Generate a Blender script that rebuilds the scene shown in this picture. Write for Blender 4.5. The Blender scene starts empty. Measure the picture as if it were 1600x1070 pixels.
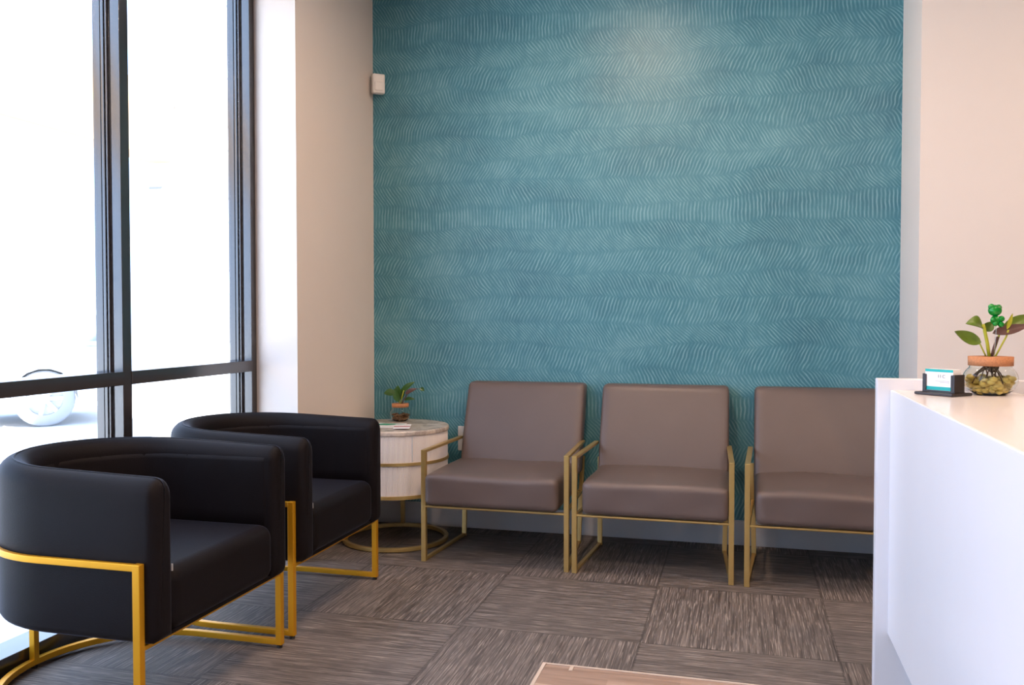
import bpy, bmesh, math, random
from math import sin, cos, pi, radians
from mathutils import Vector, Matrix

SC = bpy.context.scene
COL = SC.collection
random.seed(7)

# ---------------------------------------------------------------- camera
cd = bpy.data.cameras.new('camera'); cam = bpy.data.objects.new('camera', cd); COL.objects.link(cam)
cd.sensor_fit = 'HORIZONTAL'; cd.sensor_width = 36.0; cd.lens = 36.0*1350/1600
cam.location = (0, 0, 1.2)
cam.rotation_euler = (radians(90-1.62), 0, radians(14.8))
cd.clip_start = 0.05; cd.clip_end = 300
SC.camera = cam

# ---------------------------------------------------------------- view, world, sun
SC.view_settings.view_transform = 'Standard'
SC.view_settings.look = 'None'
SC.view_settings.gamma = 1.0
SC.view_settings.use_curve_mapping = False
SC.view_settings.exposure = 0.0
w = bpy.data.worlds.new('sky'); SC.world = w; w.use_nodes = True
bg = w.node_tree.nodes['Background']
bg.inputs[0].default_value = (0.52, 0.69, 1.0, 1)
bg.inputs[1].default_value = 5.2
sd = bpy.data.lights.new('sun', 'SUN'); sun = bpy.data.objects.new('sun', sd); COL.objects.link(sun)
sd.energy = 20.0; sd.angle = radians(1.0); sd.color = (1, .95, .86)
sun.rotation_euler = (radians(38), 0, radians(62))     # high sun from behind the building

# ---------------------------------------------------------------- ceiling lamps (warm downlights)
LAMPS = [(-0.62, 3.45), (-0.9, 1.4), (0.9, 1.6), (2.4, 2.9), (-0.6, -0.9), (1.6, -0.6)]
CEIL = 3.1
for i, (x, y) in enumerate(LAMPS):
    ld = bpy.data.lights.new('downlight_beam', 'AREA'); lo = bpy.data.objects.new('downlight_beam', ld); COL.objects.link(lo)
    ld.shape = 'DISK'; ld.size = 0.16; ld.energy = 27; ld.color = (1.0, .69, .48)
    lo.location = (x, y, CEIL-0.035)

# ================================================================ helpers
def tag(o, label=None, cat=None, group=None, kind=None):
    if label: o['label'] = label
    if cat: o['category'] = cat
    if group: o['group'] = group
    if kind: o['kind'] = kind
    return o

def empty(name, loc, rz=0, **k):
    o = bpy.data.objects.new(name, None); COL.objects.link(o)
    o.empty_display_size = 0.05
    o.location = loc; o.rotation_euler = (0, 0, rz)
    return tag(o, **k)

def obj(name, bm, mat, parent=None, smooth=False, bevel=0, segs=3, ang=35, loc=None, **k):
    bmesh.ops.recalc_face_normals(bm, faces=bm.faces[:])
    me = bpy.data.meshes.new(name); bm.to_mesh(me); bm.free()
    mats = mat if isinstance(mat, (list, tuple)) else [mat]
    for m in mats: me.materials.append(m)
    for p in me.polygons: p.use_smooth = smooth
    o = bpy.data.objects.new(name, me); COL.objects.link(o)
    if parent: o.parent = parent
    if loc: o.location = loc
    if bevel:
        b = o.modifiers.new('bevel', 'BEVEL'); b.width = bevel; b.segments = segs
        b.limit_method = 'ANGLE'; b.angle_limit = radians(ang)
        b.harden_normals = False
        if not smooth:
            for p in me.polygons: p.use_smooth = True
            wn = o.modifiers.new('wn', 'WEIGHTED_NORMAL'); wn.keep_sharp = True
    return tag(o, **k)

def B(): return bmesh.new()

def box(bm, x0, x1, y0, y1, z0, z1, mi=0):
    v = [bm.verts.new(p) for p in ((x0,y0,z0),(x1,y0,z0),(x1,y1,z0),(x0,y1,z0),(x0,y0,z1),(x1,y0,z1),(x1,y1,z1),(x0,y1,z1))]
    for f in ((0,3,2,1),(4,5,6,7),(0,1,5,4),(1,2,6,5),(2,3,7,6),(3,0,4,7)):
        fa = bm.faces.new([v[i] for i in f]); fa.material_index = mi
    return v

def poly_prism(bm, pts, z0, z1, mi=0):
    a = [bm.verts.new((x, y, z0)) for x, y in pts]; b = [bm.verts.new((x, y, z1)) for x, y in pts]
    n = len(pts)
    f1 = bm.faces.new(a[::-1]); f2 = bm.faces.new(b); f1.material_index = f2.material_index = mi
    for i in range(n):
        f = bm.faces.new((a[i], a[(i+1) % n], b[(i+1) % n], b[i])); f.material_index = mi

def sweep(bm, path, prof, closed=False, up=Vector((0, 0, 1)), scale=None, cap=True):
    """profile (side, up) points swept along a 3-D path"""
    n = len(path); rings = []
    P = [Vector(p) for p in path]
    for i in range(n):
        if closed: t = P[(i+1) % n]-P[i-1]
        elif i == 0: t = P[1]-P[0]
        elif i == n-1: t = P[-1]-P[-2]
        else: t = (P[i+1]-P[i]).normalized()+(P[i]-P[i-1]).normalized()
        t.normalize()
        s = t.cross(up)
        if s.length < 1e-4: s = t.cross(Vector((0, 1, 0)))
        s.normalize(); u = s.cross(t).normalized()
        k = 1.0
        if 0 < i < n-1 and not closed:
            c = (P[i]-P[i-1]).normalized().dot((P[i+1]-P[i]).normalized())
            k = 1/max(.5, math.sqrt((1+c)/2))
        sc = scale[i] if scale else 1.0
        # mitre: stretch only in the bend plane
        d1 = (P[i]-P[i-1]).normalized() if i else t
        d2 = (P[i+1]-P[i]).normalized() if i < n-1 else t
        bend = (d2-d1)
        ring = []
        for a, b in prof:
            off = s*a*sc+u*b*sc
            if k > 1.001 and bend.length > 1e-4:
                bn = bend.normalized(); off = off+bn*(off.dot(bn)*(k-1))
            ring.append(bm.verts.new(P[i]+off))
        rings.append(ring)
    m = len(prof)
    for i in range(n if closed else n-1):
        a, b = rings[i], rings[(i+1) % n]
        for j in range(m):
            bm.faces.new((a[j], a[(j+1) % m], b[(j+1) % m], b[j]))
    if cap and not closed:
        bm.faces.new(rings[0][::-1]); bm.faces.new(rings[-1])

def rect(w_, h_): return [(-w_/2, -h_/2), (w_/2, -h_/2), (w_/2, h_/2), (-w_/2, h_/2)]
def circ(r, n=10): return [(r*cos(2*pi*i/n), r*sin(2*pi*i/n)) for i in range(n)]

def bar(bm, p, q, w_, h_, up=Vector((0, 0, 1))):
    sweep(bm, [p, q], rect(w_, h_), up=up)

def tube(bm, pts, r, n=10, scale=None): sweep(bm, pts, circ(r, n), scale=scale)

def lathe(bm, prof, n=40, c=(0, 0), mi=0):
    rings = []
    for r, z in prof:
        if r < 1e-5: rings.append([bm.verts.new((c[0], c[1], z))])
        else: rings.append([bm.verts.new((c[0]+r*cos(2*pi*i/n), c[1]+r*sin(2*pi*i/n), z)) for i in range(n)])
    for a, b in zip(rings, rings[1:]):
        for i in range(n):
            j = (i+1) % n
            q = [a[0]] if len(a) == 1 else [a[i], a[j]]
            q += [b[0]] if len(b) == 1 else [b[j], b[i]]
            if len(q) > 2:
                f = bm.faces.new(q); f.material_index = mi

def rbox(bm, c, h, r, n=14, crown=0.0, fn=None):
    """rounded box centred at c with half sizes h; crown bulges the top and bottom faces"""
    cx, cy, cz = c; g = []
    m = n
    ax = []
    for i in range(m+1):
        t = -1+2*i/m
        ax.append(math.copysign(1-(1-abs(t))**1.7, t) if abs(t) > 1e-9 else 0.0)
    vs = {}
    def vert(i, j, k):
        key = (i, j, k)
        if key in vs: return vs[key]
        p = Vector((ax[i]*h[0], ax[j]*h[1], ax[k]*h[2]))
        q = Vector([max(-(h[a]-r), min(h[a]-r, p[a])) for a in range(3)])
        d = p-q
        if d.length > 1e-7: p = q+d.normalized()*r
        u, v_ = p.x/h[0], p.y/h[1]
        if crown: p.z += crown*(1-u*u)*(1-v_*v_)*(1 if p.z > 0 else -.2)*min(1, abs(p.z)/(h[2]*.5))
        if fn: p = fn(p)
        vs[key] = bm.verts.new((cx+p.x, cy+p.y, cz+p.z)); return vs[key]
    for a in range(m):
        for b in range(m):
            for s in (0, m):
                bm.faces.new((vert(a, b, s), vert(a+1, b, s), vert(a+1, b+1, s), vert(a, b+1, s)))
                bm.faces.new((vert(a, s, b), vert(a+1, s, b), vert(a+1, s, b+1), vert(a, s, b+1)))
                bm.faces.new((vert(s, a, b), vert(s, a+1, b), vert(s, a+1, b+1), vert(s, a, b+1)))

def ball(bm, c, r, sz=(1, 1, 1), u=16, v=10):
    bmesh.ops.create_uvsphere(bm, u_segments=u, v_segments=v, radius=1,
        matrix=Matrix.Translation(c) @ Matrix.Diagonal((r*sz[0], r*sz[1], r*sz[2], 1)))

# ================================================================ materials
class N:
    def __init__(s, name):
        s.m = bpy.data.materials.new(name); s.m.use_nodes = True
        s.t = s.m.node_tree; s.n = s.t.nodes; s.b = s.n['Principled BSDF']
    def add(s, t, **k):
        x = s.n.new(t)
        for a, b in k.items(): setattr(x, a, b)
        return x
    def link(s, a, b): s.t.links.new(a, b)
    def val(s, x, sock):
        if isinstance(x, (int, float)): sock.default_value = x
        else: s.link(x, sock)
    def math(s, op, a, b=0.0, c=None, clamp=False):
        x = s.add('ShaderNodeMath', operation=op); x.use_clamp = clamp
        s.val(a, x.inputs[0]); s.val(b, x.inputs[1])
        if c is not None: s.val(c, x.inputs[2])
        return x.outputs[0]
    def noise(s, vec, scale, detail=2, rough=.5, dim='3D'):
        x = s.add('ShaderNodeTexNoise', noise_dimensions=dim)
        if vec is not None: s.link(vec, x.inputs['Vector'])
        x.inputs['Scale'].default_value = scale; x.inputs['Detail'].default_value = detail
        x.inputs['Roughness'].default_value = rough
        return x.outputs['Fac']
    def coord(s, kind='Object'): return s.add('ShaderNodeTexCoord').outputs[kind]
    def mapping(s, vec, sc=(1, 1, 1), rot=(0, 0, 0)):
        x = s.add('ShaderNodeMapping'); s.link(vec, x.inputs[0])
        x.inputs['Scale'].default_value = sc; x.inputs['Rotation'].default_value = rot
        return x.outputs[0]
    def mix(s, f, a, b, mode='MIX'):
        x = s.add('ShaderNodeMix', data_type='RGBA', blend_type=mode)
        s.val(f, x.inputs[0])
        for v, i in ((a, 6), (b, 7)):
            if isinstance(v, tuple): x.inputs[i].default_value = (*v, 1)
            else: s.link(v, x.inputs[i])
        return x.outputs[2]
    def ramp(s, f, stops, interp='LINEAR'):
        x = s.add('ShaderNodeValToRGB'); s.link(f, x.inputs[0]); cr = x.color_ramp; cr.interpolation = interp
        while len(cr.elements) < len(stops): cr.elements.new(.5)
        for e, (p, c) in zip(cr.elements, stops):
            e.position = p; e.color = (*c, 1) if isinstance(c, tuple) else (c, c, c, 1)
        return x.outputs[0]
    def bump(s, h, strength=.3, dist=.01):
        x = s.add('ShaderNodeBump'); x.inputs['Strength'].default_value = strength; x.inputs['Distance'].default_value = dist
        s.link(h, x.inputs['Height']); s.link(x.outputs[0], s.b.inputs['Normal'])
    def set(s, **k):
        for a, b in k.items():
            i = s.b.inputs[a.replace('_', ' ')]
            if isinstance(b, tuple): i.default_value = (*b, 1) if len(b) == 3 else b
            elif isinstance(b, (int, float)): i.default_value = b
            else: s.link(b, i)
        return s

def simple(name, col, rough=.5, metal=0.0, var=.06, scale=8, bump=0, bscale=60, **k):
    n = N(name); c = n.coord()
    f = n.noise(c, scale, 3)
    dark = tuple(v*(1-var) for v in col); lite = tuple(min(1, v*(1+var)) for v in col)
    n.set(Base_Color=n.mix(f, dark, lite), Roughness=rough, Metallic=metal, **k)
    if bump: n.bump(n.noise(c, bscale, 3), bump, .004)
    return n.m

M = {}
M['beige_wall'] = simple('beige_wall_paint', (.80, .745, .70), .65, bump=.05, bscale=180, var=.015)
M['left_wall'] = simple('lamp_tinted_beige_paint', (.78, .685, .61), .65, bump=.05, bscale=180, var=.015)  # beige tinted warmer to carry the warm lamp light on the left wall
M['taupe_wall'] = simple('taupe_wall_paint', (.42, .38, .35), .65, var=.02)  # dark tone given to unseen walls to cut bounced light
M['white_wall'] = simple('white_wall_paint', (.82, .80, .78), .6, bump=.05, bscale=180, var=.015)
M['ceiling'] = simple('ceiling_paint', (.80, .78, .75), .8, var=.02)
M['baseboard'] = simple('grey_baseboard_vinyl', (.52, .53, .54), .45, var=.03)
M['frame'] = simple('bronze_window_aluminium', (.024, .020, .022), .22, 0, var=.05, IOR=2.0)
M['velvet'] = simple('black_velvet', (.0050, .0030, .0038), .62, var=.25, scale=5, bump=.12, bscale=220,
                     Sheen_Weight=.16, Sheen_Roughness=.25, Sheen_Tint=(.6, .68, 1.0), Specular_IOR_Level=.17)
M['gold'] = simple('yellow_gold_paint', (.78, .37, .012), .36, .55, var=.05)
M['brass'] = simple('brushed_brass', (.60, .42, .155), .33, .7, var=.06, scale=30)
M['leather'] = simple('taupe_leather', (.125, .092, .083), .42, var=.07, scale=6, bump=.10, bscale=35)
M['plastic_white'] = simple('white_plastic', (.80, .76, .71), .4, var=.02)
M['black_foot'] = simple('black_rubber', (.012, .012, .012), .6)
M['tagc'] = simple('grey_care_tag', (.5, .5, .52), .6)
M['desk_white'] = simple('white_laminate', (.80, .81, .86), .32, var=.015)
M['counter'] = simple('pale_counter_laminate', (.78, .74, .735), .22, var=.02, scale=3)
M['drum'] = simple('white_lacquer', (.80, .75, .73), .35, var=.02)
M['cork'] = simple('cork', (.50, .21, .09), .7, var=.35, scale=220, bump=.3, bscale=300)
M['soil'] = simple('brown_roots', (.24, .11, .04), .7, var=.5, scale=120)
M['root'] = simple('dark_root', (.12, .065, .03), .7, var=.3, scale=90)
M['pebble'] = simple('golden_pebbles', (.72, .55, .14), .35, var=.25, scale=60)
M['leafg'] = simple('green_leaf', (.11, .18, .02), .36, var=.45, scale=24)
M['leafp'] = simple('purple_leaf_underside', (.11, .05, .045), .45, var=.35, scale=24)
M['stem'] = simple('lime_stem', (.42, .44, .03), .45, var=.2, scale=30)
M['leafd'] = simple('deep_green_leaf', (.03, .10, .012), .38, var=.4, scale=30)
M['green_gloss'] = simple('glossy_green', (.0, .22, .02), .12, .1, var=.05)
M['black_plastic'] = simple('black_plastic', (.022, .015, .016), .35)
M['paper'] = simple('white_card', (.86, .86, .88), .5, var=.01)
M['teal_ink'] = simple('teal_print', (.0, .42, .42), .45, var=.03)
M['ink'] = simple('dark_ink', (.05, .05, .07), .5)
M['pink_ink'] = simple('rose_print', (.55, .20, .24), .5)
M['green_ink'] = simple('green_print', (.05, .34, .22), .5)
M['stone'] = None
M['asphalt'] = simple('pale_concrete_paving', (.62, .61, .60), .8, var=.06, scale=2, bump=.1)
M['carpaint'] = simple('white_car_paint', (.80, .81, .83), .25, var=.01)
M['carglass'] = simple('dark_car_glass', (.25, .28, .31), .1)
M['tyre'] = simple('overexposed_tyre', (.42, .42, .43), .7)  # black rubber coloured pale to put the overexposed daylight into it
M['alloy'] = simple('alloy_wheel', (.85, .85, .86), .4)
M['peach'] = simple('peach_stucco', (.66, .42, .22), .8, var=.05, bump=.2)
M['lamp_ring'] = simple('lamp_trim', (.85, .85, .84), .4)

# stone pier
n = N('pale_ledgestone'); c = n.coord('Object')
br = n.add('ShaderNodeTexBrick'); n.link(n.mapping(c, (1, 1, 1), (radians(90), 0, 0)), br.inputs[0])
sepn = n.add('ShaderNodeSeparateXYZ'); n.link(c, sepn.inputs[0])
cmb = n.add('ShaderNodeCombineXYZ'); n.link(n.math('ADD', sepn.outputs[0], sepn.outputs[1]), cmb.inputs[0]); n.link(sepn.outputs[2], cmb.inputs[1])
n.link(cmb.outputs[0], br.inputs[0])
br.inputs['Scale'].default_value = 1.0; br.inputs['Brick Width'].default_value = .62; br.inputs['Row Height'].default_value = .24
br.inputs['Mortar Size'].default_value = .012
br.inputs['Color1'].default_value = (.70, .68, .65, 1); br.inputs['Color2'].default_value = (.60, .58, .56, 1); br.inputs['Mortar'].default_value = (.30, .29, .28, 1)
n.set(Base_Color=br.outputs[0], Roughness=.85); n.bump(n.noise(c, 9, 4), .4, .03)
M['stone'] = n.m

# glazing
n = N('window_glass'); n.n.remove(n.b)
tr = n.add('ShaderNodeBsdfTransparent'); tr.inputs[0].default_value = (.96, .98, .99, 1)
gl = n.add('ShaderNodeBsdfGlossy'); gl.inputs['Roughness'].default_value = .01
fr = n.add('ShaderNodeLayerWeight'); fr.inputs[0].default_value = .5
fac = n.math('ADD', .03, n.math('MULTIPLY', n.math('POWER', fr.outputs['Facing'], 5.0), .6))
mx = n.add('ShaderNodeMixShader'); n.link(fac, mx.inputs[0]); n.link(tr.outputs[0], mx.inputs[1]); n.link(gl.outputs[0], mx.inputs[2])
n.link(mx.outputs[0], n.n['Material Output'].inputs[0]); M['glass'] = n.m
# jar glass
n = N('jar_glass'); n.set(Base_Color=(.93, .95, .93), Roughness=.02, Transmission_Weight=1.0, IOR=1.3); M['jar'] = n.m
n = N('jar_water'); n.set(Base_Color=(.95, .93, .80), Roughness=.0, Transmission_Weight=1.0, IOR=1.2); M['water'] = n.m

# marble top
n = N('beige_marble'); c = n.coord()
f = n.noise(n.mapping(c, (1, 1.6, 1)), 7, 6, .62)
col = n.ramp(f, [(.30, (.46, .38, .31)), (.45, (.66, .58, .50)), (.56, (.38, .32, .28)), (.72, (.74, .68, .60))])
n.set(Base_Color=col, Roughness=.22); M['marble'] = n.m

# wood planks of the coffee table
n = N('pale_walnut_planks'); c = n.coord()
sp = n.add('ShaderNodeSeparateXYZ'); n.link(c, sp.inputs[0])
row = n.math('FLOOR', n.math('DIVIDE', sp.outputs[1], .055))
off = n.math('MULTIPLY', n.math('FRACT', n.math('MULTIPLY', row, .377)), .7)
cell = n.math('FLOOR', n.math('DIVIDE', n.math('ADD', sp.outputs[0], off), .42))
cm = n.add('ShaderNodeCombineXYZ'); n.link(row, cm.inputs[0]); n.link(cell, cm.inputs[1])
wn = n.add('ShaderNodeTexWhiteNoise', noise_dimensions='2D'); n.link(cm.outputs[0], wn.inputs[0])
g = n.noise(n.mapping(c, (3, 38, 8)), 1.6, 5, .6)
k = n.math('ADD', n.math('MULTIPLY', g, .75), n.math('MULTIPLY', wn.outputs[0], .35))
col = n.ramp(k, [(.25, (.20, .13, .095)), (.5, (.33, .225, .17)), (.8, (.46, .34, .27))])
n.set(Base_Color=col, Roughness=.42); M['wood'] = n.m
M['woodedge'] = simple('pale_wood_edge', (.50, .41, .34), .45, var=.12, scale=20)

# carpet tiles, quarter-turned
def carpet():
    n = N('carpet_tiles'); c = n.coord('Object')
    s = n.add('ShaderNodeSeparateXYZ'); n.link(c, s.inputs[0])
    T = .695
    ux = n.math('DIVIDE', n.math('ADD', s.outputs[0], .35), T); uy = n.math('DIVIDE', n.math('SUBTRACT', s.outputs[1], 3.18), T)
    ix = n.math('FLOOR', ux); iy = n.math('FLOOR', uy)
    par = n.math('ABSOLUTE', n.math('MODULO', n.math('ADD', ix, iy), 2.0))       # 0 -> streaks along Y
    cm = n.add('ShaderNodeCombineXYZ'); n.link(ix, cm.inputs[0]); n.link(iy, cm.inputs[1])
    wn = n.add('ShaderNodeTexWhiteNoise', noise_dimensions='2D'); n.link(cm.outputs[0], wn.inputs[0])
    off = n.math('MULTIPLY', wn.outputs[0], 13.0)
    def streak(a, b):   # a: along, b: across
        v = n.add('ShaderNodeCombineXYZ')
        n.link(n.math('ADD', n.math('MULTIPLY', a, 3.2), off), v.inputs[0])
        n.link(n.math('ADD', n.math('MULTIPLY', b, 130.0), off), v.inputs[1]); n.link(off, v.inputs[2])
        a1 = n.noise(v.outputs[0], 1.0, 3, .62)
        v2 = n.add('ShaderNodeCombineXYZ')
        n.link(n.math('ADD', n.math('MULTIPLY', a, 8.0), off), v2.inputs[0])
        n.link(n.math('MULTIPLY', b, 240.0), v2.inputs[1])
        a2 = n.noise(v2.outputs[0], 1.0, 2, .5)
        return a1, a2
    y1, y2 = streak(s.outputs[1], s.outputs[0]); x1, x2 = streak(s.outputs[0], s.outputs[1])
    def sel(a, b):
        m_ = n.add('ShaderNodeMix', data_type='FLOAT'); n.link(par, m_.inputs[0]); n.link(a, m_.inputs[2]); n.link(b, m_.inputs[3]); return m_.outputs[0]
    f = sel(y1, x1); f2 = sel(y2, x2)
    base = n.ramp(f, [(.28, (.052, .044, .041)), (.47, (.110, .092, .084)), (.58, (.160, .135, .122)), (.74, (.24, .205, .183))])
    lines = n.ramp(f2, [(.57, 0.0), (.65, 1.0)])
    c2 = n.mix(n.math('MULTIPLY', lines, .60), base, (.46, .40, .35))
    # slight tone change per tile, seams
    tone = n.math('ADD', n.math('MULTIPLY', wn.outputs[0], .16), .92)
    fx = n.math('FRACT', ux); fy = n.math('FRACT', uy)
    e = n.math('MINIMUM', n.math('MINIMUM', fx, n.math('SUBTRACT', 1.0, fx)), n.math('MINIMUM', fy, n.math('SUBTRACT', 1.0, fy)))
    seam = n.math('ADD', n.math('MULTIPLY', n.math('GREATER_THAN', e, .006), .35), .65)
    vm = n.add('ShaderNodeVectorMath', operation='SCALE'); n.link(c2, vm.inputs[0]); n.link(n.math('MULTIPLY', tone, seam), vm.inputs['Scale'])
    n.set(Base_Color=vm.outputs[0], Roughness=.62)
    n.b.inputs['Specular IOR Level'].default_value = .45
    n.bump(f2, .5, .004)
    return n.m
M['carpet'] = carpet()

# wallpaper: rows of short combed strokes, tilt changes row by row
def wallpaper():
    n = N('teal_combed_wallpaper'); c = n.coord('Object')
    s = n.add('ShaderNodeSeparateXYZ'); n.link(c, s.inputs[0]); X, Z = s.outputs[0], s.outputs[2]
    sl = n.add('ShaderNodeCombineXYZ'); n.link(X, sl.inputs[0]); n.link(Z, sl.inputs[2])
    lo = n.noise(n.mapping(sl.outputs[0], (2.0, 1, 4)), 1.0, 2)
    z2 = n.math('ADD', Z, n.math('MULTIPLY', n.math('SUBTRACT', lo, .5), .17))
    H = .131
    r = n.math('DIVIDE', z2, H); ir = n.math('FLOOR', r); frc = n.math('SUBTRACT', r, ir)
    k = n.math('ADD', n.math('DIVIDE', n.math('MODULO', n.math('ADD', ir, 32.0), 8.0), 8.0), .03)
    # slopes 0..1 -> -1..1 ; positive leans like a backslash seen from the room
    sl_ = n.ramp(k, [(i/8, v) for i, v in enumerate((.86, .30, .80, .27, .88, .50, .82, .28))], 'CONSTANT')
    slope = n.math('MULTIPLY', n.math('SUBTRACT', sl_, .5), 2.0)
    wob = n.noise(n.mapping(sl.outputs[0], (6, 1, 9)), 1.0, 2)
    wob2 = n.noise(n.mapping(sl.outputs[0], (1.3, 1, 3)), 1.0, 1)
    slope = n.math('MULTIPLY', slope, n.math('ADD', .55, wob2))
    sh = n.math('MULTIPLY', n.math('MULTIPLY', slope, n.math('SUBTRACT', frc, .5)), H)
    ph = n.math('DIVIDE', n.math('ADD', n.math('ADD', X, sh), n.math('MULTIPLY', wob, .030)), .0188)
    tri = n.math('ABSOLUTE', n.math('SUBTRACT', n.math('MULTIPLY', n.math('FRACT', ph), 2.0), 1.0))
    line = n.ramp(tri, [(.45, 0.0), (.95, 1.0)])
    dark = n.ramp(tri, [(0.0, 1.0), (.4, 0.0)])
    brk = n.ramp(n.noise(n.mapping(sl.outputs[0], (26, 1, 12)), 1.0, 3), [(.33, .25), (.62, 1.0)])
    fade = n.ramp(n.math('ABSOLUTE', n.math('SUBTRACT', frc, .5)), [(.36, 1.0), (.5, .35)])
    amt = n.math('MULTIPLY', n.math('MULTIPLY', line, brk), fade)
    mot = n.noise(n.mapping(sl.outputs[0], (1.3, 1, 2.4)), 1.7, 5, .6)
    base = n.ramp(mot, [(.3, (.040, .172, .230)), (.5, (.060, .225, .285)), (.7, (.105, .290, .345))])
    c1 = n.mix(n.math('MULTIPLY', amt, .50), base, (.36, .62, .68))
    c2 = n.mix(n.math('MULTIPLY', n.math('MULTIPLY', dark, fade), .22), c1, (.022, .12, .16))
    n.set(Base_Color=c2, Roughness=.42)
    n.bump(amt, .12, .002)
    return n.m
M['wallpaper'] = wallpaper()

# ================================================================ setting
XL, XW = -2.08, -2.36        # left wall face, window frame inner face
YB = 4.70; YR = 3.885         # back wall, far jamb of the window
XR = 3.6; YF = -3.0
def struct(name, bm, m, **k): return obj(name, bm, m, kind='structure', **k)

b = B(); box(b, XW-.13, XR+.15, YF-.15, YB+.15, -.12, 0); struct('floor', b, M['carpet'])
b = B(); box(b, XW-.13, XR+.15, YF-.15, YB+.15, CEIL, CEIL+.12); struct('ceiling', b, M['ceiling'])
b = B(); box(b, XL-.5, .774, YB, YB+.15, 0, CEIL); struct('wall_back', b, M['wallpaper'])
b = B(); poly_prism(b, [(XL, 3.79), (XL, YB), (XL-.40, YB), (XL-.40, YR), (XW-.13, YR), (XW, YR)], 0, CEIL)
struct('wall_left', b, M['left_wall'])
b = B(); box(b, .774, XR+.15, 4.234, YB+.15, 0, CEIL); struct('wall_right_return', b, M['beige_wall'])
b = B(); box(b, XR, XR+.15, YF, 4.234, 0, CEIL); struct('wall_right', b, M['taupe_wall'])
b = B(); box(b, XW-.13, XR+.15, YF-.15, YF, 0, CEIL); struct('wall_front', b, M['taupe_wall'])
b = B(); box(b, XW-.13, XW, YF, -2.35, 0, CEIL); struct('wall_left_near', b, M['beige_wall'])
b = B(); box(b, XW-.13, XW, -2.35, YR, 2.95, CEIL); struct('trim_1', b, M['beige_wall'])

b = B(); box(b, XL+.012, .774-.012, YB-.012, YB, 0, .132); struct('baseboard_back', b, M['baseboard'], bevel=.003)
b = B(); box(b, XL, XL+.012, 3.80, YB, 0, .132); struct('baseboard_left', b, M['baseboard'], bevel=.003)
b = B(); box(b, .762, .774, 4.222, YB-.012, 0, .132); struct('baseboard_right', b, M['baseboard'], bevel=.003)
b = B(); box(b, .774, XR, 4.222, 4.234, 0, .132); struct('baseboard_return', b, M['baseboard'], bevel=.003)

# storefront window: one run of framing, each member a part
win = empty('window_1', (0, 0, 0), kind='structure')
MULL = [-2.30, -.64, 1.13, 2.908]          # near edges (facing the camera)
def member(name, x0, x1, y0, y1, z0, z1, gy):
    """frame member with glazing-stop grooves; gy = +1/-1/0 : sides that carry steps"""
    b = B()
    box(b, x0, x1, y0, y1, z0, z1)
    return b
def upright(y0, y1, name):
    b = B()
    xi, xo = XW, XW-.125
    # stepped section: inner tube, groove, pressure plate, groove, outer tube
    prof = [(xi, 0), (xi-.042, 0), (xi-.042, .006), (xi-.052, .006), (xi-.052, -.008), (xi-.060, -.008), (xi-.060, .010),
            (xi-.070, .010), (xi-.070, -.004), (xi-.084, -.004), (xi-.084, .006), (xi-.090, .006), (xi-.090, 0), (xo, 0)]
    near = [(x, y0+d) for x, d in prof]; far = [(x, y1-d) for x, d in prof][::-1]
    poly_prism(b, near+far, 0.0, 2.95)
    return obj(name, b, M['frame'], win, bevel=.0015, segs=1)
for y in MULL: upright(y, y+.052, 'mullion')
upright(YR-.045, YR, 'mullion')
def rail(z0, z1, name, xi=XW+.004, xo=XW-.120):
    b = B()
    ys = [(MULL[i]+.052, MULL[i+1]) for i in range(3)]+[(MULL[3]+.052, YR-.045)]
    for y0, y1 in ys: box(b, xi, xo, y0-.004, y1+.004, z0, z1)
    return obj(name, b, M['frame'], win, bevel=.002, segs=1)
rail(.934, .988, 'transom'); rail(0, .070, 'sill_rail'); rail(2.88, 2.95, 'head_rail')
for i in range(4):
    y0 = MULL[i]+.05; y1 = MULL[i+1]+.002 if i < 3 else YR-.043
    for z0, z1 in ((.06, .938), (.984, 2.89)):
        b = B(); box(b, XW-.066, XW-.058, y0, y1, z0, z1); obj('pane', b, M['glass'], win)

# ================================================================ outdoors
b = B(); box(b, -60, XW-.13, -40, 60, -.22, -.10); struct('ground', b, M['asphalt'])
b = B(); box(b, -5.30, -5.0, 6.9, 8.15, -.10, 4.4)
obj('stone_pier', b, M['stone'], label='pale stone block pier standing outside the right-hand window pane', cat='pillar', bevel=.01) if False else tag(obj('stone_pier', b, M['stone'], bevel=.01), 'pale stone block pier standing outside the right-hand window pane', 'pillar')
b = B(); box(b, -5.25, -5.0, -3.0, 6.88, 2.62, 3.25)
tag(obj('canopy_beam', b, M['peach'], bevel=.01), 'peach stucco canopy beam seen high through the windows', 'beam')
b = B(); box(b, -5.22, -5.03, -3.0, -2.7, -.10, 2.615)
tag(obj('canopy_post', b, M['peach'], bevel=.01), 'peach stucco post under the near end of the canopy beam', 'post')

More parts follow.
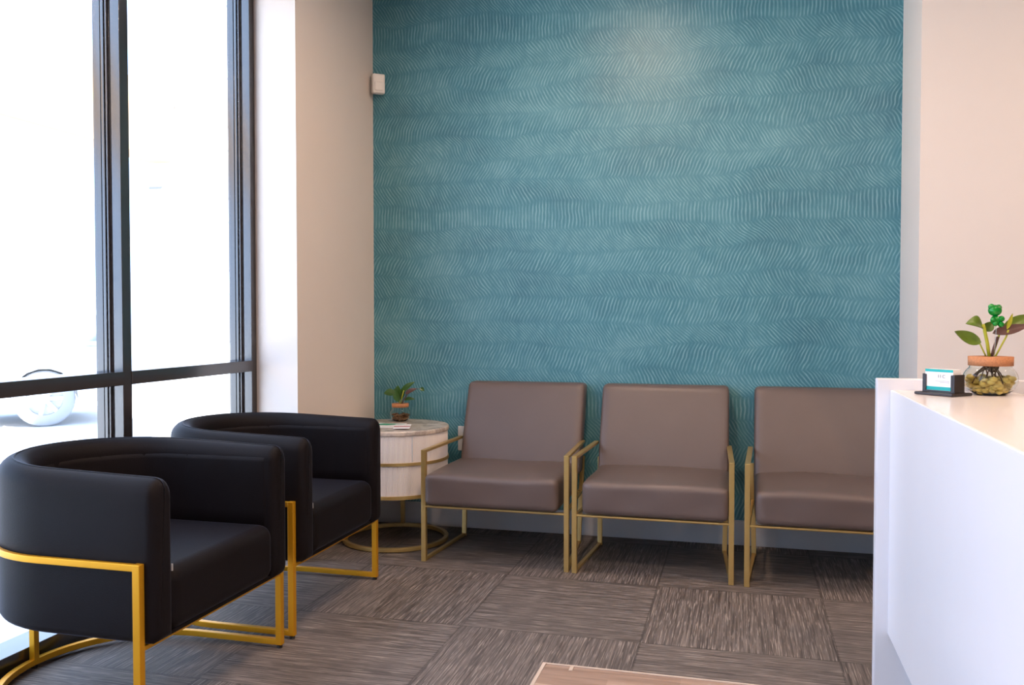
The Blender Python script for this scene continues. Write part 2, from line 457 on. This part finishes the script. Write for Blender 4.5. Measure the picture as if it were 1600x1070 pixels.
def car():
    # local: length along x (rear at +x), y to the far side
    root = empty('parked_car', (-8.02, 8.52, -.10), radians(43.5), label='white sport utility car parked outside beyond the windows', cat='car')
    def body(prof, y0, y1, inset=0):
        b = B()
        a = [b.verts.new((x, y0+inset*max(0, z-.95), z)) for x, z in prof]
        c_ = [b.verts.new((x, y1-inset*max(0, z-.95), z)) for x, z in prof]
        b.faces.new(a); b.faces.new(c_[::-1]); nn = len(prof)
        for i in range(nn): b.faces.new((a[i], c_[i], c_[(i+1) % nn], a[(i+1) % nn]))
        return b
    def arch(cx, r):
        return [(cx+r*cos(t), .33+r*sin(t)) for t in [radians(a) for a in range(0, 181, 20)]]
    R_ = .365
    low = [(.98, .34), (1.0, .62), (.95, .95), (-2.35, .98), (-3.55, .88), (-3.78, .70), (-3.76, .30), (-3.2, .28)]
    ar = [(x, z) for x, z in arch(-2.78, R_)][::-1]
    ar2 = [(x, z) for x, z in arch(0, R_)][::-1]
    prof = low+[(-2.78-R_, .28)]+ar[1:-1]+[(-2.78+R_, .28), (-R_, .28)]+ar2[1:-1]+[(R_, .28), (.9, .30)]
    obj('body', body(prof, -.02, 1.82), M['carpaint'], root, bevel=.03, segs=2)
    cab = [(.90, .95), (.62, 1.55), (.35, 1.66), (-1.2, 1.68), (-1.6, 1.60), (-2.45, .97)]
    obj('cabin', body(cab, .03, 1.77, .22), M['carpaint'], root, bevel=.03, segs=2)
    g = [(.72, 1.02), (.50, 1.48), (-.25, 1.52), (-.25, 1.02)]
    obj('side_glass', body(g, .0, .2, .24), M['carglass'], root)
    g = [(-.33, 1.02), (-.33, 1.52), (-1.25, 1.53), (-1.55, 1.46), (-2.2, 1.03)]
    obj('side_glass', body(g, .0, .2, .24), M['carglass'], root)
    for x in (0, -2.78):
        for y in (.02, 1.58):
            b = B(); pr_ = [(.20, 0), (.31, 0), (.335, .03), (.335, .19), (.31, .22), (.20, .22)]
            lathe(b, pr_+[pr_[0]], 36)
            t = obj('tyre', b, M['tyre'], root, smooth=True); t.rotation_euler = (radians(-90), 0, 0); t.location = (x, y, .335)
            b = B(); lathe(b, [(0, .03), (.05, .03), (.05, .06), (0, .06)], 20)
            for q in range(7):
                a = 2*pi*q/7
                bar(b, (.03*cos(a), .03*sin(a), .045), (.215*cos(a), .215*sin(a), .03), .045, .02)
            lathe(b, [(0, .085), (.215, .085), (.215, .10), (0, .10)], 36)
            lathe(b, [(.205, .01), (.23, .01), (.23, .2), (.205, .2), (.205, .01)], 36)
            r = obj('wheel_rim', b, M['alloy'], root); r.rotation_euler = (radians(-90), 0, 0); r.location = (x, y, .335)
    b = B(); tube(b, [(.45, .30, 1.70), (.3, .30, 1.75), (-1.2, .30, 1.76), (-1.35, .30, 1.70)], .016)
    obj('roof_rack', b, M['carglass'], root)
    b = B(); box(b, .93, 1.02, .05, 1.75, .34, .52); obj('bumper', b, M['alloy'], root, bevel=.02)
    return root
car()

# ================================================================ ceiling fixtures
LW = ['nearest the teal wall', 'between the tub chairs and coffee table', 'over the reception counter', 'over the space behind the desk', 'behind the camera on the window side', 'behind the camera on the desk side']
for i, (x, y) in enumerate(LAMPS):
    r = empty('ceiling_light', (x, y, CEIL), label='round recessed white ceiling downlight '+LW[i], cat='ceiling light', group='recessed ceiling downlights')
    b = B(); lathe(b, [(.085, 0), (.115, 0), (.115, -.012), (.085, -.02), (.085, 0)], 32); obj('trim_ring', b, M['lamp_ring'], r, smooth=True)

# ================================================================ black tub chairs
RB, XF, ZB, ZT = .368, .34, .282, .748      # radius, front x (arc centre = 0), body bottom / top
def upath(r, xf, n=28):
    p = [(xf, -r)]+[(xf*(1-k/4), -r) for k in (1, 2, 3)]
    p += [(r*cos(a), r*sin(a)) for a in [-pi/2-pi*i/n for i in range(n+1)]]
    p += [(xf*k/4, r) for k in (1, 2, 3)]+[(xf, r)]
    return p
XFL = .34                                   # the frame's front legs stand behind the padded front
def tub_chair(name, label, loc, rz):
    XF = XFL+.045
    root = empty(name, loc, rz, label=label, cat='armchair', group='black velvet tub chairs by the window')
    th = .092
    # shell: padded wall, rounded along its top and front ends
    b = B(); mid = RB-th/2; zz0, zz1 = ZB, ZT
    rr = .050; prof = []
    def arc(cx, cz, a0, a1, r_, k=6): return [(cx+r_*cos(radians(a0+(a1-a0)*i/k)), cz+r_*sin(radians(a0+(a1-a0)*i/k))) for i in range(k+1)]
    h = th/2
    prof = arc(h-.025, zz0+.025, -90, 0, .025, 4)+arc(h-rr, zz1-rr, 0, 90, rr)+arc(-h+rr, zz1-rr, 90, 180, rr)+arc(-h+.006, zz0+.006, 180, 270, .006, 2)
    path2 = upath(mid, XF)
    # rounded ends: shrink the section over the last 40 mm
    ext = []
    def endpts(y, sgn):
        out = []
        for k in range(1, 7):
            a = pi/2*k/6; out.append((XF-.030+.030*sin(a), y, 1-(.030/h)*(1-cos(a))))
        return out
    P3 = [(x, y, 1.0) for x, y in path2[1:-1]]
    lead = [(XF-.030, -mid, 1.0)]+endpts(-mid, 1); trail = [(XF-.030, mid, 1.0)]+endpts(mid, 1)
    full = lead[::-1]+P3+trail
    cz = (zz0+zz1)/2; rings = []
    for i, (x, y, s) in enumerate(full):
        if y <= 0 and x > 0 or (x > 0 and y < 0): nx, ny = (0, -1)
        elif x > 0: nx, ny = (0, 1)
        else:
            l = math.hypot(x, y); nx, ny = x/l, y/l
        ring = []
        for a, z in prof:
            dz = z-cz
            if dz > 0: dz *= 1+.10*min(1, max(0, (XF-x)/.70))
            zsc = 1-(1-s)*h/((zz1-zz0)/2)
            ring.append(b.verts.new((x+nx*a*s, y+ny*a*s, cz+dz*zsc)))
        rings.append(ring)
    m = len(prof)
    for r0, r1 in zip(rings, rings[1:]):
        for j in range(m): b.faces.new((r0[j], r0[(j+1) % m], r1[(j+1) % m], r1[j]))
    b.faces.new(rings[0][::-1]); b.faces.new(rings[-1])
    obj('shell', b, M['velvet'], root, smooth=True)
    # channelled inner back
    b = B(); ri = RB-th+.012; n = 96; rings = []
    pth = []
    L1 = XF-.03; tot = 2*L1+pi*ri; nch = 10
    for i in range(n+1):
        s = tot*i/n
        if s < L1: x, y, nx, ny = L1-s, -ri, 0, -1
        elif s > tot-L1: x, y, nx, ny = s-(tot-L1), ri, 0, 1
        else:
            a = -pi/2-(s-L1)/ri; nx, ny = cos(a), sin(a); x, y = ri*nx, ri*ny
        d = (.0125+.005*abs(sin(pi*nch*s/tot))**.5)*min(1, .85+min(s, tot-s)/.3)
        ring = []
        for z, t in ((.42, 1), (.52, 1), (.60, 1), (.64, .99), (.67, .96), (.695, .92), (.71, .84)):
            ring.append(b.verts.new((x-nx*d*t, y-ny*d*t, z)))
        ring.append(b.verts.new((x+nx*.004, y+ny*.004, .716))); ring.append(b.verts.new((x+nx*.004, y+ny*.004, .42)))
        rings.append(ring)
    m = 9
    for r0, r1 in zip(rings, rings[1:]):
        for j in range(m): b.faces.new((r0[j], r0[(j+1) % m], r1[(j+1) % m], r1[j]))
    b.faces.new(rings[0][::-1]); b.faces.new(rings[-1])
    obj('channelled_back', b, M['velvet'], root, smooth=True, label='black velvet inner back with vertical channels')
    # seat block: fills the U, front panel flush with the arm fronts
    b = B(); ri = RB-th+.010
    pts = [(XF-.004, -ri)]+[(x, y) for x, y in upath(ri, XF)[1:-1]]+[(XF-.004, ri)]
    poly_prism(b, pts, ZB+.004, .480)
    obj('seat', b, M['velvet'], root, bevel=.045, segs=6, ang=50)
    # shell underside
    b = B(); ri = RB-.02
    poly_prism(b, [(x if x < XF else XF-.02, y) for x, y in upath(ri, XF)], ZB+.001, ZB+.012)
    obj('underside', b, M['velvet'], root)
    b = B(); box(b, XF-.016, XF-.012, -RB+th+.002, -RB+th+.006, .470, .490)
    obj('care_tag', b, M['tagc'], root, label='small grey care tag in the arm seam')
    # gold frame
    XF = XFL; rf = RB+.0115; w_ = .021
    b = B()
    pts = [(x, y, .505) for x, y in upath(rf, XF)]
    sweep(b, pts, rect(w_*.7, w_*.95))
    obj('arm_rail', b, M['gold'], root, bevel=.002, segs=2)
    b = B(); pts = [(x, y, .022) for x, y in upath(rf, XF)]
    sweep(b, pts, rect(w_, w_))
    obj('floor_hoop', b, M['gold'], root, bevel=.002, segs=2)
    for s in (-1, 1):
        b = B(); box(b, XF-.011, XF+.013, s*rf-.011, s*rf+.011, .012, .516)
        lg = obj('leg', b, M['gold'], root, bevel=.002, segs=2)
        b = B(); lathe(b, [(0, 0), (.010, 0), (.010, .012), (0, .012)], 14, (XF, s*rf)); obj('foot_pad', b, M['black_foot'], lg)
    b = B(); box(b, -rf-.011, -rf+.011, -.011, .011, .012, .516)
    lg = obj('leg', b, M['gold'], root, bevel=.002, segs=2)
    b = B(); lathe(b, [(0, 0), (.010, 0), (.010, .012), (0, .012)], 14, (-rf, 0)); obj('foot_pad', b, M['black_foot'], lg)
    b = B(); bar(b, (XF, -rf, ZB-.008), (XF, rf, ZB-.008), .016, .014)
    obj('front_rail', b, M['gold'], root, bevel=.002, segs=2)
    return root
XT = -1.615-.34
tub_chair('tub_chair', 'black velvet tub armchair nearest the camera, cut off at the left edge', (XT, 2.418, 0), 0)
tub_chair('tub_chair', 'black velvet tub armchair beside the round white side table', (XT, 3.268, 0), 0)

# ================================================================ taupe lounge chairs with brass frames
def lounge(name, label, loc, dx=0, dy=0, rz=0):
    root = empty(name, loc, rz, label=label, cat='chair', group='taupe leather chairs along the teal wall')
    W = .370; w_ = .024                       # half width, bar
    yf, yr, zb = 0.0, .525, .277             # front legs at y=0, chair extends to +y
    for s in (-1, 1):
        xo = s*(W-w_/2); xr = s*(W-w_/2-.038)
        b = B(); box(b, xo-w_/2, xo+w_/2, yf-.012, yf+.012, 0, .552)
        obj('front_leg', b, M['brass'], root, bevel=.0015, segs=1)
        b = B(); bar(b, (xr, yr, 0.0), (xr+s*.010, yr+.06, .46), w_, .018, up=Vector((0, 1, 0)))
        obj('rear_leg', b, M['brass'], root, bevel=.0015, segs=1)
        b = B(); bar(b, (xo, yf+.008, .545), (xo-s*.018, yr+.01, .545), w_, .014)
        obj('armrest', b, M['brass'], root, bevel=.0015, segs=1)
        b = B(); bar(b, (xo, yf+.012, .008), (xr, yr, .008), w_*.8, .014)
        obj('floor_runner', b, M['brass'], root, bevel=.0015, segs=1)
        b = B(); bar(b, (xo-s*.006, yf+.01, zb-.004), (xr+s*.006, yr+.04, zb-.004), w_*.6, .014)
        obj('side_rail', b, M['brass'], root, bevel=.0015, segs=1)
    b = B(); bar(b, (-W+.02, yf, zb-.004), (W-.02, yf, zb-.004), .02, .010)
    obj('front_rail', b, M['brass'], root, bevel=.0015, segs=1)
    b = B(); bar(b, (-W+.05, yr+.03, zb-.004), (W-.05, yr+.03, zb-.004), .02, .014)
    obj('back_rail', b, M['brass'], root, bevel=.0015, segs=1)
    rnd = random.Random(int(abs(loc[0])*1000))
    p1, p2 = rnd.uniform(0, 6), rnd.uniform(0, 6)
    def wr(p):
        return Vector((p.x, p.y+(.004*sin(p.x*19+p1)*cos(p.z*25) if p.y < 0 else 0), p.z+(.004*sin(p.x*14+p1)*sin(p.y*12+p2) if p.z > 0 else 0)))
    b = B(); rbox(b, (dx, .245+dy, zb+.004+.078), (.334, .272, .078), .030, 18, .022, wr)
    obj('seat_cushion', b, M['leather'], root, smooth=True)
    def lean(p):
        z = p.z+.235
        return Vector((p.x*(1-.012*z), p.y+.36*z-.01*sin(pi*z/.47), p.z))
    b = B(); rbox(b, (.008, .488, .612), (.331, .052, .235), .026, 18, 0, lean)
    obj('backrest', b, M['leather'], root, smooth=True)
    return root
lounge('lounge_chair', 'taupe leather lounge chair with brass frame beside the round side table', (-1.145, 3.99, 0), -.014, -.012)
lounge('lounge_chair', 'taupe leather lounge chair with brass frame, middle of the row of three', (-.39, 3.985, 0), .012)
lounge('lounge_chair', 'taupe leather lounge chair partly hidden behind the white desk', (.394, 3.975, 0), .012)

# ================================================================ round side table
TX, TY, TR = -1.80, 4.345, .285
def side_table():
    root = empty('side_table', (TX, TY, 0), label='round white fluted side table with brass base between the chairs', cat='side table')
    b = B(); n = 960; z0, z1 = .288, .598
    for za, zb_ in ((z0, .446), (.458, z1)):
        rings = []
        for z in (za, zb_):
            ring = []
            for i in range(n):
                a = 2*pi*i/n; r = TR-.004+(.0012 if i % 4 < 2 else -.0012)
                ring.append(b.verts.new((r*cos(a), r*sin(a), z)))
            rings.append(ring)
        for i in range(n): b.faces.new((rings[0][i], rings[0][(i+1) % n], rings[1][(i+1) % n], rings[1][i]))
        b.faces.new(rings[0][::-1]); b.faces.new(rings[1])
    obj('drum', b, M['drum'], root, label='white fluted drum of two tiers')
    b = B(); lathe(b, [(0, .598), (TR+.002, .598), (TR+.004, .604), (TR+.004, .616), (TR, .622), (0, .622)], 96)
    obj('table_top', b, M['marble'], root, smooth=False, label='beige marbled top')
    for z, nm, hh in ((.452, 'brass_band', .0075), (.281, 'brass_rim', .009)):
        b = B(); lathe(b, [(TR-.03, z-hh), (TR+.003, z-hh), (TR+.003, z+hh), (TR-.03, z+hh), (TR-.03, z-hh)], 96)
        obj(nm, b, M['brass'], root, label='thin brass band')
    b = B(); lathe(b, [(0, .272), (TR-.02, .272), (TR-.02, .282), (0, .282)], 64); obj('drum_bottom', b, M['drum'], root)
    # seams of the curved door
    for ang in (-50, -135):
        a = radians(ang); b = B()
        bar(b, ((TR-.002)*cos(a), (TR-.002)*sin(a), .464), ((TR-.002)*cos(a), (TR-.002)*sin(a), .592), .004, .004)
        obj('door_seam', b, M['baseboard'], root)
    b = B(); lathe(b, [(TR-.022, .004), (TR, .004), (TR, .024), (TR-.022, .024), (TR-.022, .004)], 96)
    obj('base_ring', b, M['brass'], root, bevel=.001, segs=1)
    for ang in (104, 215, 325):
        a = radians(ang); x, y = (TR-.012)*cos(a), (TR-.012)*sin(a)
        b = B(); box(b, x-.011, x+.011, y-.009, y+.009, .006, .275)
        obj('leg', b, M['brass'], root, bevel=.001, segs=1)
    return root
side_table()
TZ = .622

# ================================================================ plants in glass jars
def leaf_bm(bm, base, tip, width, droop=.15, fold=.25, side=Vector((0, 0, 1))):
    base, tip = Vector(base), Vector(tip); ax = tip-base; L = ax.length
    t = ax.normalized(); s = t.cross(side); s = s.normalized() if s.length > 1e-3 else Vector((1, 0, 0)); u = s.cross(t)
    n = 12; m = 4; grid = []
    for layer in (0, 1):
        g = []
        for i in range(n+1):
            q = i/n; wd = width*(sin(pi*q**.85)**.8 if 0 < q < 1 else 0.0)*(1-.25*q)
            c = base+t*(L*q)+u*(droop*L*(sin(pi*q)*.8))
            row = []
            for j in range(-m, m+1):
                v = j/m
                p = c+s*(wd*v)+u*(fold*wd*abs(v)**1.3-.06*wd*cos(v*pi)) - u*(.0009*layer)
                row.append(bm.verts.new(p))
            g.append(row)
        grid.append(g)
    for layer in (0, 1):
        g = grid[layer]
        for i in range(n):
            for j in range(2*m):
                f = (g[i][j], g[i+1][j], g[i+1][j+1], g[i][j+1])
                fa = bm.faces.new(f if not layer else f[::-1]); fa.material_index = layer; fa.smooth = True
    bmesh.ops.remove_doubles(bm, verts=bm.verts[:], dist=1e-6)

def jar_profile(R, H, rn):
    """outer bowl: belly radius R, rim height H, neck radius rn"""
    zc = H*.47; pts = []
    for i in range(7):
        a = radians(-58+58*i/6); pts.append((R*cos(a), zc+zc*sin(a)/sin(radians(58))))
    top = H*.80; aa = math.acos(rn/R)
    for i in range(1, 7):
        a = aa*i/6; pts.append((R*cos(a), zc+(top-zc)*sin(a)/sin(aa)))
    return [(0, 0)]+pts+[(rn, H*.9), (rn+.001, H)]
def jar(root, R, H, rn):
    o = jar_profile(R, H, rn); th = .0016
    inner = [(max(0, r-th), z+(th*1.5 if i < 3 else 0)) for i, (r, z) in enumerate(o)]
    b = B(); lathe(b, o+inner[::-1], 40); obj('glass_bowl', b, M['jar'], root, smooth=True)
    return o

def desk_plant():
    X, Y, Z = .695, 2.745, .98
    root = empty('potted_plant', (X, Y, Z), radians(14.8), label='leafy plant with green figurine in corked glass bowl on desk', cat='plant')
    R, H, rn = .0715, .098, .055
    jar(root, R, H, rn)
    b = B(); lathe(b, [(rn+.0012, H-.014), (rn+.0028, H-.014), (rn+.0035, H+.012), (.028, H+.013), (.030, H+.004), (rn+.0012, H+.003), (rn+.0012, H-.014)], 36)
    obj('cork_collar', b, M['cork'], root, smooth=True, label='orange brown cork collar')
    b = B(); rnd = random.Random(3)
    for i in range(150):
        z = .008+.044*rnd.random(); rmax = min(.064, .044+z*.75); a = rnd.random()*2*pi; r = rmax*math.sqrt(rnd.random())*.93
        ball(b, (r*cos(a), r*sin(a), z), .0105, (1.1, .8, .7), 8, 6)
    obj('pebbles', b, M['pebble'], root, smooth=True, kind='stuff', label='golden pebbles in water')
    b = B()
    for i in range(16):
        a = rnd.random()*2*pi; a2 = a+rnd.uniform(-1, 1); r2 = rnd.uniform(.035, .063)
        tube(b, [(.004*cos(a), .004*sin(a), .10), (.018*cos(a), .018*sin(a), .08), (r2*.7*cos(a2), r2*.7*sin(a2), .062), (r2*cos(a2), r2*sin(a2), rnd.uniform(.03, .055))], .0016, 6)
    ball(b, (.006, 0, .083), .017, (1, 1, 1.2))
    obj('roots', b, M['root'], root, smooth=True, kind='stuff')
    # stems and leaves: (u across, v toward room, z) in metres; u along the picture
    P = 1/505.0
    def pt(px, py, d=0.0): return ((px-1543)*P, d, (614-py)*P)
    stems = [([pt(1537, 560), pt(1531, 548), pt(1526, 538)], .0022, 'stem'),
             ([pt(1541, 560), pt(1538, 540), pt(1533, 518), pt(1531, 512)], .0048, 'stem'),
             ([pt(1544, 560), pt(1548, 545), pt(1553, 530)], .0042, 'leafp'),
             ([pt(1549, 560), pt(1557, 545), pt(1565, 530), pt(1568, 520)], .0026, 'stem'),
             ([pt(1548, 560, .01), pt(1560, 530, .02), pt(1568, 510, .03)], .0026, 'stem')]
    for p, r, m_ in stems:
        b = B(); tube(b, p, r, 8); obj('stem', b, M[m_], root, smooth=True)
    leaves = [((1527, 538), (1488, 522), .0235, -.10, (0, -1, .55)), ((1531, 516), (1506, 511), .026, .30, (0, -1, .9)),
              ((1545, 525), (1600, 512), .0185, -.05, (0, -1, .8)), ((1566, 522), (1612, 498), .020, .12, (0, -1, .5)),
              ((1566, 519), (1574, 496), .007, .0, (0, -1, 0)), ((1537, 522), (1548, 508), .016, .0, (0, -1, .7))]
    for i, (a, c_, wd, dr, sd_) in enumerate(leaves):
        b = B(); dpt = .03 if i == 3 else (-.008 if i == 0 else (.008 if i == 5 else 0))
        leaf_bm(b, pt(*a, dpt), pt(*c_, dpt), wd, dr, .2, Vector(sd_))
        ms = [M['leafp'], M['leafg']] if i == 2 else ([M['stem'], M['stem']] if i == 4 else [M['leafg'], M['leafp'] if i == 1 else M['leafg']])
        o = obj('leaf', b, ms, root, smooth=True)
        if i == 2: o['label'] = 'dark purple leaf underside'
    # glossy green plastic pick stuck among the leaves
    fr_ = empty('figurine_pick', (X, Y, Z), radians(14.8), label='small glossy green balloon-like figurine on a stick among the leaves', cat='ornament')
    b = B()
    for (px, py, r, sz) in ((1542, 492, 9.6, (.95, .9, .85)), (1537, 487, 4.6, (1, .9, 1)), (1547, 488, 4.6, (1, .9, 1)),
                            (1543, 506, 7.6, (.9, .85, .95)), (1537.5, 505, 3.8, (1, 1, 1)), (1549, 504, 4.4, (1, 1, 1)), (1548.5, 512, 4.2, (1, 1, 1)), (1540.5, 511, 3.6, (1, 1, 1))):
        x, y, z = pt(px, py, -.022)
        if r < 5 and py > 500: y -= .008
        ball(b, (x, y, z), r*P, sz, 20, 14)
    obj('figurine', b, M['green_gloss'], fr_, smooth=True)
    b = B(); tube(b, [pt(1544, 510, -.022), pt(1545, 560, -.012)], .0011, 6); obj('stick', b, M['jar'], fr_)
desk_plant()

def table_plant():
    X, Y, Z = -1.843, 4.52, TZ
    root = empty('potted_plant', (X, Y, Z), radians(14.8), label='small green plant in corked glass jar on round side table', cat='plant')
    R, H, rn = .058, .088, .045
    jar(root, R, H, rn)
    b = B(); lathe(b, [(rn+.0012, H-.009), (rn+.0026, H-.009), (rn+.003, H+.011), (.022, H+.012), (.024, H+.004), (rn+.0012, H+.003), (rn+.0012, H-.009)], 32)
    obj('cork_collar', b, M['cork'], root, smooth=True, label='orange brown cork collar')
    b = B(); rnd = random.Random(5)
    for i in range(80):
        z = .007+.032*rnd.random(); a = rnd.random()*2*pi; r = min(.050, .034+z*.7)*math.sqrt(rnd.random())*.93
        ball(b, (r*cos(a), r*sin(a), z), .0085, (1.1, .8, .7), 8, 6)
    obj('pebbles', b, M['soil'], root, smooth=True, kind='stuff', label='brown roots and pebbles')
    P = 1/295.0
    def pt(px, py, d=0.0): return ((px-622)*P, d, (657-py)*P)
    for p, r in (([pt(621, 628), pt(620, 616), pt(613, 610)], .003), ([pt(623, 628), pt(625, 616), pt(628, 606)], .003),
                 ([pt(624, 628), pt(629, 619), pt(634, 612)], .0026), ([pt(625, 628), pt(640, 606), pt(656, 603)], .0012)):
        b = B(); tube(b, p, r, 7); obj('stem', b, M['stem'] if r > .0027 else M['leafp'], root, smooth=True)
    L = [((614, 611), (595, 611), .019, .25, (0, -1, .6)), ((617, 614), (618, 598), .017, 0, (0, -1, .2)), ((620, 625), (612, 603), .016, .1, (0, -1, .1)),
         ((624, 610), (646, 592), .014, .18, (0, -1, .6)), ((630, 612), (650, 603), .012, .1, (0, -1, .8)), ((628, 622), (646, 621), .011, .12, (0, -1, 1.0)),
         ((655, 602), (662, 607), .010, .1, (0, -1, .3)), ((622, 622), (628, 598), .013, 0, (0, -1, .2))]
    for i, (a, c_, wd, dr, sd_) in enumerate(L):
        b = B(); d = (-.01, .006, -.018, .008, -.006, .01, 0, .014)[i]
        leaf_bm(b, pt(*a, d), pt(*c_, d), wd*1.3, dr, .2, Vector(sd_))
        obj('leaf', b, [M['leafp'], M['leafd']] if i == 4 else [M['leafd'], M['leafd']], root, smooth=True)
table_plant()

# leaflets on the side table
def leaflet(x, y, z, rz, label, w_, h_, ink, kind):
    root = empty('leaflet', (x, y, z), rz, label=label, cat='leaflet', group='leaflets on the round side table')
    b = B(); box(b, -w_/2, w_/2, -h_/2, h_/2, 0, .004); obj('sheet', b, M['paper'], root)
    b = B()
    if kind == 0:
        poly_prism(b, [(-w_*.45, h_*.05), (-w_*.1, h_*.42), (w_*.48, h_*.30), (w_*.05, -h_*.05)], .0041, .0046)
    else:
        box(b, -w_*.5, w_*.5, -h_*.22, -h_*.02, .0041, .0046)
    obj('print', b, ink, root)
leaflet(-1.835, 4.29, TZ+.001, radians(10), 'white leaflet with green print lying on the round table', .20, .17, M['green_ink'], 0)
leaflet(-1.715, 4.235, TZ+.006, radians(18), 'pink edged white leaflet on the round table, nearest the taupe chair', .085, .16, M['pink_ink'], 1)

# ================================================================ wall devices
root = empty('motion_sensor', (XL+.055, YB-.05, 2.545), radians(38), label='white motion sensor mounted high in the left corner of the teal wall', cat='sensor')
b = B(); rbox(b, (0, 0, 0), (.036, .020, .056), .008, 10); obj('housing', b, M['plastic_white'], root, smooth=True)
b = B(); box(b, -.018, .018, .012, .055, -.03, .03); obj('bracket', b, M['plastic_white'], root, bevel=.002)
b = B(); rbox(b, (0, -.018, -.016), (.026, .006, .026), .005, 8); obj('lens', b, M['plastic_white'], root, smooth=True)
root = empty('wall_outlet', (-1.520, YB-.0045, .512), label='white power outlet plate on the teal wall behind the first taupe chair', cat='outlet')
b = B(); rbox(b, (0, 0, 0), (.040, .004, .070), .003, 8); obj('cover_plate', b, M['plastic_white'], root)
for dz in (-.03, .03):
    b = B(); rbox(b, (0, -.0045, dz), (.017, .002, .015), .0015, 6); obj('socket', b, M['plastic_white'], root)

# ================================================================ reception desk
def desk():
    PX, YE = .446, 2.85
    root = empty('reception_desk', (PX, YE, 0), label='white reception desk with pale counter at the right of the room', cat='desk')
    L = 3.35
    def P_(name, bm, m, **k): return obj(name, bm, m, root, **k)
    b = B(); box(b, 0, .03, -L, 0, .227, .9795); P_('front_panel', b, M['desk_white'], bevel=.002, segs=2)
    b = B(); box(b, .072, .09, -L, 0, 0, .240); P_('toe_kick', b, M['baseboard'])
    b = B(); box(b, .03, .09, -L, 0, .227, .245); P_('bottom_panel', b, M['desk_white'])
    b = B(); box(b, .004, .345, -L, 0, .957, .980); P_('counter_top', b, M['counter'], bevel=.004, segs=3, label='pale pinkish counter top')
    b = B(); box(b, -.038, 1.15, 0, .04, 0, 1.014); P_('end_panel', b, M['desk_white'], bevel=.003, segs=2)
    b = B(); box(b, -.038, 1.15, -L-.04, -L, 0, 1.014); P_('end_panel', b, M['desk_white'], bevel=.003, segs=2)
    b = B(); box(b, .31, .34, -L, 0, .0, .957); P_('inner_panel', b, M['desk_white'])
    b = B(); box(b, .34, 1.15, -L, 0, .715, .74); P_('work_surface', b, M['counter'])
desk()

# business card holder
def holder():
    HL, HR = (.562, 2.70, .980), radians(-47.0)
    root = empty('card_holder', HL, HR, label='black card holder with teal and white cards on the reception desk', cat='card holder')
    b = B(); rbox(b, (0, 0, .0045), (.060, .046, .0045), .003, 8); obj('base', b, M['black_plastic'], root)
    b = B()
    box(b, -.046, .046, -.020, .022, .008, .012)
    box(b, -.046, .046, .019, .023, .008, .060)
    box(b, -.050, -.0445, -.022, .023, .008, .060); box(b, .0445, .050, -.022, .023, .008, .060)
    box(b, -.046, .046, -.023, -.019, .008, .014)
    box(b, -.0445, -.039, -.0225, -.0195, .012, .059); box(b, .039, .0445, -.0225, -.0195, .012, .059)
    obj('cradle', b, M['black_plastic'], root)
    st = empty('business_cards', HL, HR, label='stack of white and teal business cards in the black holder', cat='business cards')
    b = B(); box(b, -.0435, .0435, -.0185, .0185, .0125, .074); obj('card_stack', b, M['paper'], st)
    b = B(); box(b, -.0435, .0435, -.0190, -.0186, .0665, .0740); obj('teal_band', b, M['teal_ink'], st)
    b = B(); box(b, -.0435, .0435, -.0190, -.0186, .0145, .0245); obj('teal_band', b, M['teal_ink'], st)
    fc = bpy.data.curves.new('letters', 'FONT'); fc.body = 'I I C'; fc.size = .013; fc.extrude = .0002; fc.align_x = 'CENTER'
    tmp = bpy.data.objects.new('letters', fc); COL.objects.link(tmp)
    dg = bpy.context.evaluated_depsgraph_get(); me = bpy.data.meshes.new_from_object(tmp.evaluated_get(dg))
    bpy.data.objects.remove(tmp)
    me.materials.clear(); me.materials.append(M['ink'])
    lo = bpy.data.objects.new('lettering', me); COL.objects.link(lo); lo.parent = st
    lo.location = (.008, -.0189, .0500); lo.rotation_euler = (radians(90), 0, 0)
    b = B()
    for z, x0, x1 in ((.040, -.01, .030), (.0365, .004, .030)):
        x = x0
        while x < x1: box(b, x, x+.0022, -.0189, -.0187, z, z+.0012); x += .0036
    obj('fine_print', b, M['ink'], st)
holder()

# ================================================================ coffee table
def coffee():
    X0, X1, Y0, Y1, H = -.438, .25, 1.05, 1.94, .40
    cx, cy = (X0+X1)/2, (Y0+Y1)/2; hx, hy = (X1-X0)/2, (Y1-Y0)/2
    root = empty('coffee_table', (cx, cy, 0), label='pale wooden plank coffee table at the bottom edge of the photo', cat='coffee table')
    b = B(); box(b, -hx+.008, hx-.008, -hy+.008, hy-.030, H-.032, H); obj('table_top', b, M['wood'], root, bevel=.001, segs=1)
    b = B(); box(b, -hx+.008, -hx+.066, hy-.028, hy-.006, H-.032, H-.001); box(b, -hx+.074, hx-.008, hy-.028, hy-.006, H-.032, H-.001)
    obj('end_strip', b, M['wood'], root, bevel=.001, segs=1)
    b = B(); box(b, -hx, -hx+.008, -hy, hy, H-.034, H+.0005); box(b, hx-.008, hx, -hy, hy, H-.034, H+.0005)
    box(b, -hx+.008, hx-.008, hy-.006, hy, H-.034, H+.0005); box(b, -hx+.008, hx-.008, -hy, -hy+.008, H-.034, H+.0005)
    box(b, -hx+.066, -hx+.074, hy-.028, hy-.006, H-.033, H)
    obj('edge_band', b, M['woodedge'], root, label='paler wooden edge band')
    for sx in (-1, 1):
        for sy in (-1, 1):
            b = B(); x, y = sx*(hx-.05), sy*(hy-.06); box(b, x-.02, x+.02, y-.02, y+.02, 0, H-.034)
            obj('leg', b, M['frame'], root, bevel=.002)
coffee()
